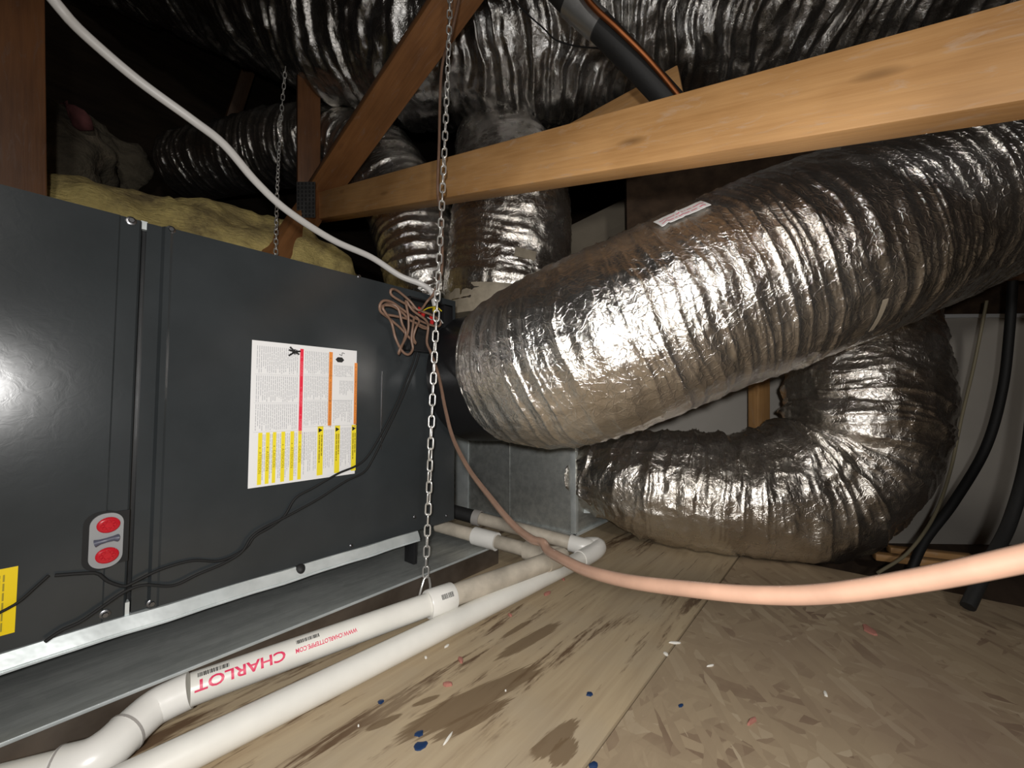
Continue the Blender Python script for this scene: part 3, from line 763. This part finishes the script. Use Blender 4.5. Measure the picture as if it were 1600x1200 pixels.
# arching one on its left
ad = thing('flexible_duct', 'foil duct arching down behind the diagonal brace to the plenum', 'duct', tuple(P(668, 470, 1.45)), 'insulated foil flex ducts')
ctrl4 = ctl((676, 480, 1.42, .125), (668, 445, 1.43, .136), (655, 390, 1.46, .142), (632, 318, 1.52, .148), (590, 258, 1.60, .150), (530, 232, 1.68, .150), (450, 232, 1.76, .150), (370, 246, 1.84, .145), (290, 262, 1.95, .14))
V4 = duct_surface(ctrl4, ds=0.004, dth=.006, seed=71, line=.004, sp=.034, lw=.004, crumple=.0025, big=.018, billow=.0016, fold=.024)
grid_mesh('foil_jacket', V4, 'foil', ad)

# the trunk duct overhead
td = thing('flexible_duct', 'wide dark foil trunk duct hanging across the top of the attic', 'duct', tuple(P(800, -70, 1.4)), 'insulated foil flex ducts')
ctrl5 = ctl((-60, -250, 2.0, .28), (120, -135, 1.85, .28), (300, -68, 1.72, .28), (440, -8, 1.6, .275), (570, 40, 1.5, .27), (700, 56, 1.42, .268), (850, 48, 1.36, .266), (1000, 30, 1.32, .266), (1200, 12, 1.28, .27), (1450, -5, 1.25, .27), (1750, -20, 1.25, .27))
V5 = duct_surface(ctrl5, ds=0.0045, dth=.010, seed=91, line=.007, sp=.048, lw=.006, crumple=.005, big=.04, billow=.003, fold=.03, warp=2.0)
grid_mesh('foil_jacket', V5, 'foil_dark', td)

# ================================================================ TRUSS LUMBER
beam = lumber('wooden_beam', 'long pale pine beam running in front of the ducts to the upper right corner', P(497, 326, 1.42), P(1760, 62, .335), .038, .089, 'wood_new', cat='beam', ext=1.55)
lumber('wooden_brace', 'brown diagonal brace leaning up from the beam to the top edge', P(485, 325, 1.445), P(742, -45, .93), .038, .089, 'wood_old', up=(0.2, -1, 0.3), cat='brace', ext=2.1)
lumber('wooden_post', 'short upright stud standing behind the nail plate', P(482, 300, 1.50), P(482, 90, 1.50), .038, .075, 'wood_mid', up=(1, -.3, 0), cat='post')
lumber('wooden_brace', 'stub of brown framing slanting down from the nail plate behind the cabinet', P(496, 312, 1.40), P(420, 428, 1.135), .042, .080, 'wood_old', up=(-.5, -.2, 1), cat='brace')
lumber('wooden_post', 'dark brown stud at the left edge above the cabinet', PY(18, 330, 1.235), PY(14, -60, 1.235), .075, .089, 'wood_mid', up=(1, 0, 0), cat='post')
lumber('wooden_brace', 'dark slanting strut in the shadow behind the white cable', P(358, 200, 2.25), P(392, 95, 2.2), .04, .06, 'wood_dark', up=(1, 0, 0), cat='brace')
lumber('wooden_brace', 'short pale board end just above the beam beside the black insulated line', P(880, 228, 1.22), P(1065, 132, 1.05), .038, .085, 'wood_new', cat='brace')
lumber('wooden_post', 'short pine post in the gap between the two front ducts', P(1186, 760, 1.27), P(1186, 560, 1.27), .036, .05, 'wood_new', up=(1, -.6, 0), cat='post')
lumber('wooden_header', 'orange brown timber at the right edge under the big duct', P(1480, 402, 1.12), P(1760, 402, 1.05), .09, .10, 'wood_old', cat='beam')
for i, (a, b) in enumerate((((1365, 868), (1500, 884)), ((1388, 858), (1520, 872)))):
    A = PZ(*a, -.06); B = PZ(*b, -.06)
    lumber('wood_batten', ('lower' if i == 0 else 'upper') + ' of two pine battens lying at the foot of the right wall', A, B, .03, .018, 'wood_new', cat='batten', group='battens by the wall')
# nail plate
g0 = P(478, 312, 1.272)
gx = (P(491, 312, 1.272) - P(462, 312, 1.272)); gz = P(478, 282, 1.272) - P(478, 338, 1.272)
npl = thing('nail_plate', 'dark toothed metal plate joining the beam and the brace', 'nail plate', tuple(g0))
n_ = gx.cross(gz).normalized()
if n_.dot(CAM - g0) < 0: n_ = -n_
mb = MB(); a = g0 - gx * .5 - gz * .5
mb.add([a, a + gx, a + gx + gz, a + gz] + [x - n_ * .0015 for x in (a, a + gx, a + gx + gz, a + gz)], [(0, 1, 2, 3), (7, 6, 5, 4), (0, 4, 5, 1), (1, 5, 6, 2), (2, 6, 7, 3), (3, 7, 4, 0)])
mb.build('plate', 'plate_steel', npl, smooth=False)
mb = MB()
for i in range(5):
    for j in range(9):
        c = a + gx * ((i + .5) / 5) + gz * ((j + .5) / 9); ex = gx * .045; ez = gz * .035
        mb.add([c - ex - ez, c + ex - ez, c + ex + ez, c - ex + ez, c + n_ * .002], [(0, 1, 4), (1, 2, 4), (2, 3, 4), (3, 0, 4)])
o = mb.build('teeth', 'dark_gap', npl, smooth=False); o['kind'] = 'stuff'

# ================================================================ INSULATION
def batt(name, label, ctrl, seed, amp, mat, squash=1.0):
    c, R, T, u, w2, s, th = sweep(ctrl, .012, .014)
    S, TH = np.meshgrid(s, th, indexing='ij'); Rm = R.mean(); cx, cy = np.cos(TH) * Rm, np.sin(TH) * Rm
    d = amp * (vnoise(S * 9, cx * 9, cy * 9, seed) - .5) * 2 + amp * .6 * (vnoise(S * 22, cx * 22, cy * 22, seed + 1) - .5) * 2 + amp * .3 * (vnoise(S * 50, cx * 50, cy * 50, seed + 2) - .5) * 2
    V = c[:, None, :] + (u[:, None, :] * np.cos(TH)[..., None] + w2[:, None, :] * np.sin(TH)[..., None]) * (R[:, None] + d)[..., None]
    o = grid_mesh(name, V, mat, loc=tuple(ctrl[0][:3])); return tag(o, label, 'insulation', 'insulation batts behind the cabinet')
def cy_(px, py, Y, r): return tuple(PY(px, py, Y)) + (r,)
batt('insulation_batt', 'yellow glass wool batt showing along the top edge of the cabinet',
     [cy_(20, 400, 1.42, .15), cy_(130, 398, 1.42, .16), cy_(260, 402, 1.42, .155), cy_(400, 422, 1.42, .165), cy_(500, 470, 1.42, .165), cy_(570, 515, 1.42, .14), cy_(612, 548, 1.42, .12)], 5, .022, 'insulation')
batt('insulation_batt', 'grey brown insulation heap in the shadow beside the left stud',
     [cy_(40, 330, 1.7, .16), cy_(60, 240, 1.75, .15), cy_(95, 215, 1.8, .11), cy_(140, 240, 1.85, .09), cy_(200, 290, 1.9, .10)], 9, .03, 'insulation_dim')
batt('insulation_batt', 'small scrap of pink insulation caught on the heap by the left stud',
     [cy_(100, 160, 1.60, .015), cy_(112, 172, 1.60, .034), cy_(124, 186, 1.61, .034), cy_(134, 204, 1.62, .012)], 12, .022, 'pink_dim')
# pale board seen past the upright duct
bA = [P(884, 356, 1.9), P(1075, 262, 1.75), P(1120, 420, 1.7), P(880, 470, 1.85)]
nb = (bA[1] - bA[0]).cross(bA[3] - bA[0]).normalized() * .012
o = MB().add(bA + [x + nb for x in bA], [(0, 1, 2, 3), (7, 6, 5, 4), (0, 4, 5, 1), (1, 5, 6, 2), (2, 6, 7, 3), (3, 7, 4, 0)]).build('wall_board', 'tan_board', loc=tuple(bA[3]), smooth=False)
tag(o, 'dim tan board behind the gap between upright duct and big duct', 'board')

# ================================================================ PVC DRAIN PIPES
RP = .0165
def seg(name, a, b, r, mat, parent, n=28): return MB().tube([a, b], r, n).build(name, mat, parent)
def bend(name, pts, r, mat, parent, step=.004):
    q, _ = spline(pts, step); return MB().tube([Vector(x) for x in q], r, 28).build(name, mat, parent)
# line that comes back with a coupling and two bends
a0 = PZ(684, 821, .070); a1 = PZ(862, 870, .052)
A1 = PZ(866, 874, .050); B1 = PZ(297, 1078, .041)
p1 = thing('drain_pipe', 'white plastic drain pipe with a coupling, red lettering and a bent left end', 'pipe', tuple(PZ(560, 980, 0)), 'condensate drain pipes')
d01 = (a1 - a0)
seg('pipe', a0, a1, RP * .84, 'pvc_dirty', p1)
seg('coupling', a0 + d01 * .36, a0 + d01 * .56, RP * 1.12, 'pvc_fitting', p1)
seg('coupling', a0 + d01 * .80, a0 + d01 * 1.0, RP * 1.12, 'pvc_dirty', p1)
bend('elbow', [a0 + d01 * .97, a1 + Vector((.012, -.012, 0)), A1 + (B1 - A1) * .04], RP * 1.1, 'pvc_dirty', p1)
dAB = B1 - A1
def at1(px):   # point on the pipe axis seen at an image column
    lo, hi = 0.0, 1.0
    for _ in range(40):
        mid = (lo + hi) / 2
        if proj(A1 + dAB * mid)[0] > px: lo = mid
        else: hi = mid
    return lo
f0, f1 = at1(707), at1(668)
seg('pipe', A1, A1 + dAB * ((f0 + f1) / 2), RP, 'pvc_dirty', p1)
seg('pipe', A1 + dAB * ((f0 + f1) / 2), B1, RP, 'pvc', p1)
def ring_fit(a, b, r, mat, name, parent):
    d = b - a; return MB().tube([a, a + d * .04, a + d * .5, a + d * .96, b], [r * .96, r, r, r, r * .96], 32).build(name, mat, parent)
cp = ring_fit(A1 + dAB * f0, A1 + dAB * f1, RP * 1.26, 'pvc_fitting', 'coupling', p1)
B2 = PZ(244, 1103, .035); B3 = PZ(196, 1146, .030); B4 = PZ(150, 1188, .026); B5 = PZ(88, 1206, .024); B6 = PZ(-60, 1245, .024)
bend('elbow', [B1 - dAB.normalized() * .0, B1 + (B2 - B1) * .55, B2 + (B3 - B2) * .12, B3], RP * 1.10, 'pvc_fitting', p1)
seg('joint_ring', B3 + (B4 - B3).normalized() * -.0012, B3 + (B4 - B3).normalized() * .0008, RP * 1.195, 'pvc_ring', p1)
bend('elbow', [B3, B3 + (B4 - B3) * .6, B4 + (B5 - B4) * .25, B5], RP * 1.16, 'pvc_fitting', p1)
seg('joint_ring', B5 - (B6 - B5).normalized() * .0012, B5 + (B6 - B5).normalized() * .0006, RP * 1.18, 'pvc_ring', p1)
seg('pipe', B5, B6, RP, 'pvc', p1)
# lettering wrapped round the pipe, upside down as it lies
axd = dAB.normalized(); midp = A1 + dAB * .7
e1 = (CAM - midp); e1 = (e1 - axd * e1.dot(axd)).normalized(); e2 = axd.cross(e1)
if proj(midp + e2 * .01)[1] < proj(midp)[1]: e2 = -e2
def wrap(mb, vs, fs, s0, phi0, R, sx=1.0):
    mb.add([A1 + axd * (s0 + p.x * sx) + (e1 * math.cos(phi0 + p.y / R) + e2 * math.sin(phi0 + p.y / R)) * (R + .0004) for p in vs], fs)
L1 = dAB.length
def words(name, txt, px0, px1, phi0, size, mat, R=RP, parent=p1):
    vs, fs = text_mesh(txt, size, bold=.022); wdt = max(p.x for p in vs)
    s0, s1 = at1(px0) * L1, at1(px1) * L1
    mb = MB(); wrap(mb, vs, fs, s0, phi0, R, (s1 - s0) / wdt); return mb.build(name, mat, parent, smooth=False)
words('red_lettering', 'CHARLOT', 443, 303, -.10, .0150, 'red_print')
words('red_lettering', 'WWW.CHARLOTTEPIPE.COM', 552, 458, -.05, .0068, 'red_print')
def barcode(name, px0, px1, phi0, h, R=RP, parent=p1):
    s0, s1 = at1(px0) * L1, at1(px1) * L1; mb = MB(); s = s0; rnd = random.Random(int(px0))
    while s < s1:
        wd = rnd.choice((.0004, .0006, .0011)); vs = [Vector((0, -h, 0)), Vector((wd, -h, 0)), Vector((wd, h, 0)), Vector((0, h, 0))]
        wrap(mb, vs, [(0, 1, 2, 3)], s, phi0, R); s += wd + rnd.choice((.0004, .0007))
    return mb.build(name, 'label_black', parent, smooth=False)
barcode('barcode', 357, 309, -.72, .0026); barcode('barcode', 496, 461, -.62, .0024)
barcode('barcode', 700, 682, -.12, .0036, RP * 1.26, cp)
# second line, lying on the floor
p2 = thing('drain_pipe', 'plain white plastic drain pipe lying on the floor nearest the camera', 'pipe', tuple(PZ(560, 1060, 0)), 'condensate drain pipes')
b0 = PZ(716, 801, .074); b1 = PZ(905, 852, .030)
C0 = PZ(917, 869, .0195); C1 = PZ(60, 1291, .0185)
d2 = b1 - b0
seg('insulated_end', b0 - d2 * .05, b0 + d2 * .2, RP * 1.0, 'black_rubber', p2)
seg('pipe', b0 + d2 * .1, b1, RP * .9, 'pvc_dirty', p2)
ring_fit(b0 + d2 * .14, b0 + d2 * .2, RP * 1.15, 'pvc_ring', 'coupling', p2)
eN = PZ(934, 853, .024)
bend('elbow', [b0 + d2 * .93, b1 + d2.normalized() * .012, (eN + b1) / 2, eN, (eN + C0) / 2 + Vector((.006, -.004, 0)), C0 + (C1 - C0) * .015, C0 + (C1 - C0) * .035], RP * 1.12, 'pvc_fitting', p2)
seg('pipe', C0 + (C1 - C0) * .02, C1, RP, 'pvc', p2)

# ================================================================ CHAINS
def link_mesh(L=.0242, W=.0125, r=.0016):
    hl, hw = L / 2 - r, W / 2 - r; pts = []
    for i in range(7): a = math.pi * i / 6; pts.append((hw * math.cos(a), 0, hl - hw + hw * math.sin(a)))
    for i in range(7): a = math.pi + math.pi * i / 6; pts.append((hw * math.cos(a), 0, -hl + hw + hw * math.sin(a)))
    n = len(pts); vs = []; fs = []; sg = 6
    for i in range(n):
        t = (Vector(pts[(i + 1) % n]) - Vector(pts[i - 1])).normalized(); b = Vector((0, 1, 0)); m = t.cross(b)
        for j in range(sg):
            a = 2 * math.pi * j / sg; vs.append(Vector(pts[i]) + (b * math.cos(a) + m * math.sin(a)) * r)
    for i in range(n):
        for j in range(sg):
            a = i * sg + j; b = i * sg + (j + 1) % sg; c = ((i + 1) % n) * sg
            fs.append((a, b, c + (j + 1) % sg, c + j))
    me = bpy.data.meshes.new('link'); me.from_pydata([tuple(x) for x in vs], [], fs); me.materials.append(MATS['chain_steel']); me.shade_smooth()
    return me
LINK = link_mesh()
def chain(label, pts, pitch=.0185, twist0=0.2, group='hanging chains'):
    q, s = spline(pts, pitch); root = thing('chain', label, 'chain', tuple(q[0, :3]), group)
    o0 = Vector(q[0, :3]); ang = twist0
    for i in range(len(q) - 1):
        a, b = Vector(q[i, :3]), Vector(q[i + 1, :3]); z = (b - a).normalized()
        ang += math.pi / 2 + random.uniform(-.22, .22)
        x = Vector((1, 0, 0)); x = (x - z * x.dot(z)).normalized(); y = z.cross(x)
        x2 = x * math.cos(ang) + y * math.sin(ang); y2 = z.cross(x2)
        o = bpy.data.objects.new('link', LINK); COL.objects.link(o); o.parent = root
        m4 = Matrix((x2, y2, z)).transposed().to_4x4(); m4.translation = (a + b) / 2 - o0; o.matrix_local = m4
    return root
cb = PY(665, 902, .578)
cpts = [tuple(P(704, -30, .86) + Vector((.03, .01, .9))), tuple(P(704, -30, .86) + Vector((.015, .005, .45))), tuple(P(704, -30, .86)), tuple(P(698, 150, .82)), tuple(P(690, 330, .78)), tuple(P(683, 470, .735)), tuple(P(675, 640, .71)), tuple(P(669, 800, .705)), tuple(cb)]
ch = chain('bright steel chain hanging in front of the cabinet down to the pan', cpts)
h = cb + Vector((0, 0, 0))
MB().tube([h + Vector((.009, -.002, -.030)), h + Vector((.0085, -.002, -.014)), h + Vector((.006, -.002, -.003)), h + Vector((.001, -.002, .003)), h + Vector((-.005, -.002, -.001)), h + Vector((-.011, -.002, -.016)), h + Vector((-.016, 0, -.036))], .0021, 10).build('hook', 'chain_steel', ch)
chain('thin dark chain hanging behind the cabinet beside the nail plate', [tuple(P(446, 105, 1.36)), tuple(P(438, 200, 1.34)), tuple(P(433, 300, 1.22)), tuple(P(431, 400, 1.11)), tuple(P(431, 425, 1.10))])

# ================================================================ CONTROL BOX AND CABLES
x0b, x1b = PY(640, 510, UY - .02).x, PY(707, 510, UY - .02).x
z1b, z0b = PY(690, 474, UY - .02).z, PY(690, 553, UY - .02).z
cbx = thing('junction_box', 'open black junction box at the upper right corner of the cabinet', 'junction box', ((x0b + x1b) / 2, UY - .012, z0b))
th = .003
MB().box((x0b, UY - .003, z0b), (x1b, UY - .0005, z1b)).build('back_plate', 'dark_gap', cbx)
for a, b in (((x0b, UY - .02, z0b), (x0b + th, UY - .003, z1b)), ((x1b - .022, UY - .02, z0b), (x1b, UY - .003, z1b)), ((x0b, UY - .02, z1b - th), (x1b, UY - .003, z1b)), ((x0b, UY - .02, z0b), (x1b, UY - .003, z0b + th))):
    MB().box(a, b, .0006).build('side', 'black_plastic', cbx)
for px, py, m_ in ((656, 484, 'wire_red'), (661, 491, 'wire_red'), (674, 494, 'wire_red'), (675, 503, 'wire_red'), (679, 484, 'wire_yellow')):
    c = PY(px, py, UY - .016); MB().tube([c + Vector((.002, .006, .006)), c, c + Vector((-.003, -.003, -.005))], [.0016, .0045, .0032], 10).build('wire_nut', m_, cbx)
for pts, m_ in ((((690, 486), (682, 480), (670, 481), (660, 486)), 'wire_yellow'), (((692, 505), (686, 498), (676, 500), (668, 496)), 'white_cable')):
    cable('wire', None, None, [tuple(PY(a, b, UY - .016)) for a, b in pts], .0013, m_, step=.003, seg=6, parent=cbx)
# white cable
cable('white_cable', 'white sheathed cable sagging from the top left to the junction box', 'cable',
      [tuple(P(*a)) for a in ((-120, -260, .40), (-30, -140, .41), (52, -40, .42), (90, 8, .43), (130, 52, .45), (215, 125, .49), (300, 187, .53), (350, 226, .56), (400, 284, .60), (450, 330, .64), (520, 375, .70), (580, 402, .75), (625, 431, .78), (658, 444, .79), (674, 456, .80), (680, 478, .805))],
      .0056, 'white_cable', step=.008, squash=((0, 0, 1), .62))
# brown thermostat cable: down beside the chain, coiled at the box, then off towards the camera
CO = [(760, -500, .9), (735, -160, .89), (722, -30, .88), (706, 50, .87), (690, 110, .86), (686, 230, .84), (684, 300, .83), (690, 345, .82), (690, 420, .79), (680, 455, .77)]
coil = [(668, 470), (655, 485), (640, 470), (622, 455), (612, 452), (611, 460), (625, 470), (650, 483), (676, 493), (688, 503), (684, 510), (665, 505), (645, 495), (628, 483), (612, 472), (599, 470), (593, 479), (598, 490), (618, 494), (640, 500), (660, 512), (668, 513), (655, 507), (640, 500), (628, 488), (612, 478), (597, 478), (594, 486), (606, 496), (625, 512), (640, 528), (650, 537), (646, 527), (650, 512), (655, 502), (648, 495), (645, 510), (643, 530), (645, 545), (638, 554), (628, 548), (618, 528), (612, 505), (603, 490), (598, 480), (608, 474), (622, 482), (628, 505), (634, 520), (630, 535), (623, 553), (625, 545), (637, 520), (638, 495), (634, 470), (645, 485), (665, 500)]
tail = [(669, 512, .79), (667, 535, .785), (674, 553, .775), (686, 590, .74), (696, 640, .68), (708, 685, .62), (732, 732, .54), (765, 776, .46), (800, 818, .39), (830, 842, .345), (848, 848, .325), (856, 860, .31), (876, 872, .285), (915, 891, .25), (980, 908, .215), (1080, 921, .185), (1190, 930, .163), (1300, 927, .146), (1450, 904, .127), (1620, 868, .110), (1800, 825, .095)]
rnd = random.Random(2)
pts = [tuple(P(*a)) for a in CO] + [tuple(PY(a, b, UY - .026 - .010 * rnd.random())) for a, b in coil] + [tuple(P(*a)) for a in tail]
rad = [.0030] * len(CO) + [.0023] * len(coil) + [.0025 + .00105 * min(1, i / 10) for i in range(len(tail))]
cable('brown_cable', 'brown cable coiled at the junction box and running close past the camera to the right', 'cable', [p + (r,) for p, r in zip(pts, rad)], .003, 'brown_cable', step=.0035, seg=10)
# two black wires across the cabinet front
def yw(lst, dy=.004): return [tuple(PY(a, b, UY - dy)) for a, b in lst]
cable('black_wire', 'upper of two thin black wires draped across the cabinet, ending past the yellow label', 'wire',
      yw([(650, 548), (643, 572), (622, 625), (600, 670), (575, 712), (556, 728), (528, 740), (490, 762), (462, 778), (445, 805), (425, 822), (398, 838), (382, 858), (345, 876), (300, 876), (250, 890), (205, 912), (192, 916), (168, 908), (152, 896), (128, 896), (86, 899)]), .0018, 'wire_black', step=.005, seg=8)
cable('black_wire', 'lower of two thin black wires draped across the cabinet to its bottom left', 'wire',
      yw([(655, 552), (648, 575), (624, 632), (601, 680), (582, 718), (568, 738), (540, 752), (500, 778), (470, 795), (438, 812), (410, 826), (392, 840), (378, 862), (350, 880), (310, 897), (270, 915), (225, 914), (196, 924), (160, 948), (125, 972), (96, 985), (70, 1003)], .0065), .0018, 'wire_black', step=.005, seg=8)
cable('black_wire', 'short black wire crossing the amber label at the left edge', 'wire', yw([(76, 899), (55, 918), (30, 940), (0, 957), (-40, 975)]), .0014, 'wire_black', step=.005, seg=8)

# insulated refrigerant line and copper line, up behind the beam
ls = thing('refrigerant_line', 'thick black foam insulated line with silver tape at the top centre', 'pipe', tuple(P(1090, 215, .86)))
lz_, la, lb_, lc, ld_, le = (P(*x) for x in ((700, -220, .84), (850, -45, .80), (898, 8, .80), (935, 40, .80), (1010, 118, .82), (1105, 222, .86)))
q, _ = spline([tuple(x) for x in (lz_, la, lb_, lc, ld_, le)], .01)
MB().tube([Vector(x) for x in q], .0255, 24).build('foam_sleeve', 'black_rubber', ls)
MB().tube([P(890, 2, .80), P(912, 21, .80), P(936, 42, .80)], .0272, 24).build('tape_band', 'silver_tape', ls)
cable('copper_line', 'bare copper line running along the black insulated line at the top', 'pipe', [tuple(P(*a)) for a in ((745, -220, .80), (890, -40, .765), (925, 8, .765), (965, 45, .77), (1015, 95, .785), (1065, 155, .81), (1110, 215, .83))], .0052, 'copper')
cable('thin_black_wire', 'thin black wire drooping across the overhead duct to the insulated line', 'wire', [tuple(P(*a)) for a in ((795, -10, 1.02), (820, 18, 1.02), (850, 45, 1.0), (868, 62, .98), (900, 72, .95), (945, 76, .88))], .0018, 'black_rubber', step=.006, seg=8)
# cables by the right wall
cable('black_cable', 'thick black cable hanging by the white wall strip, left of two', 'cable', [tuple(P(*a)) for a in ((1583, 430, 1.13), (1577, 520, 1.13), (1566, 610, 1.12), (1540, 700, 1.10), (1490, 785, 1.08), (1445, 845, 1.07), (1420, 900, 1.06))], .0105, 'black_rubber')
cable('black_cable', 'thick black cable at the right edge dropping behind the brown cable to the floor', 'cable', [tuple(P(*a)) for a in ((1630, 480, .86), (1618, 600, .84), (1604, 720, .80), (1578, 815, .76), (1545, 880, .72))] + [tuple(PZ(1512, 948, .012))], .0098, 'black_rubber')
cable('tan_cable', 'thin tan cable curving down beside the crumpled lower duct', 'cable', [tuple(P(*a)) for a in ((1542, 470, 1.2), (1522, 570, 1.2), (1503, 650, 1.18), (1485, 735, 1.14), (1460, 805, 1.08), (1420, 862, 1.02), (1372, 895, .98))], .0038, 'tan_cable')
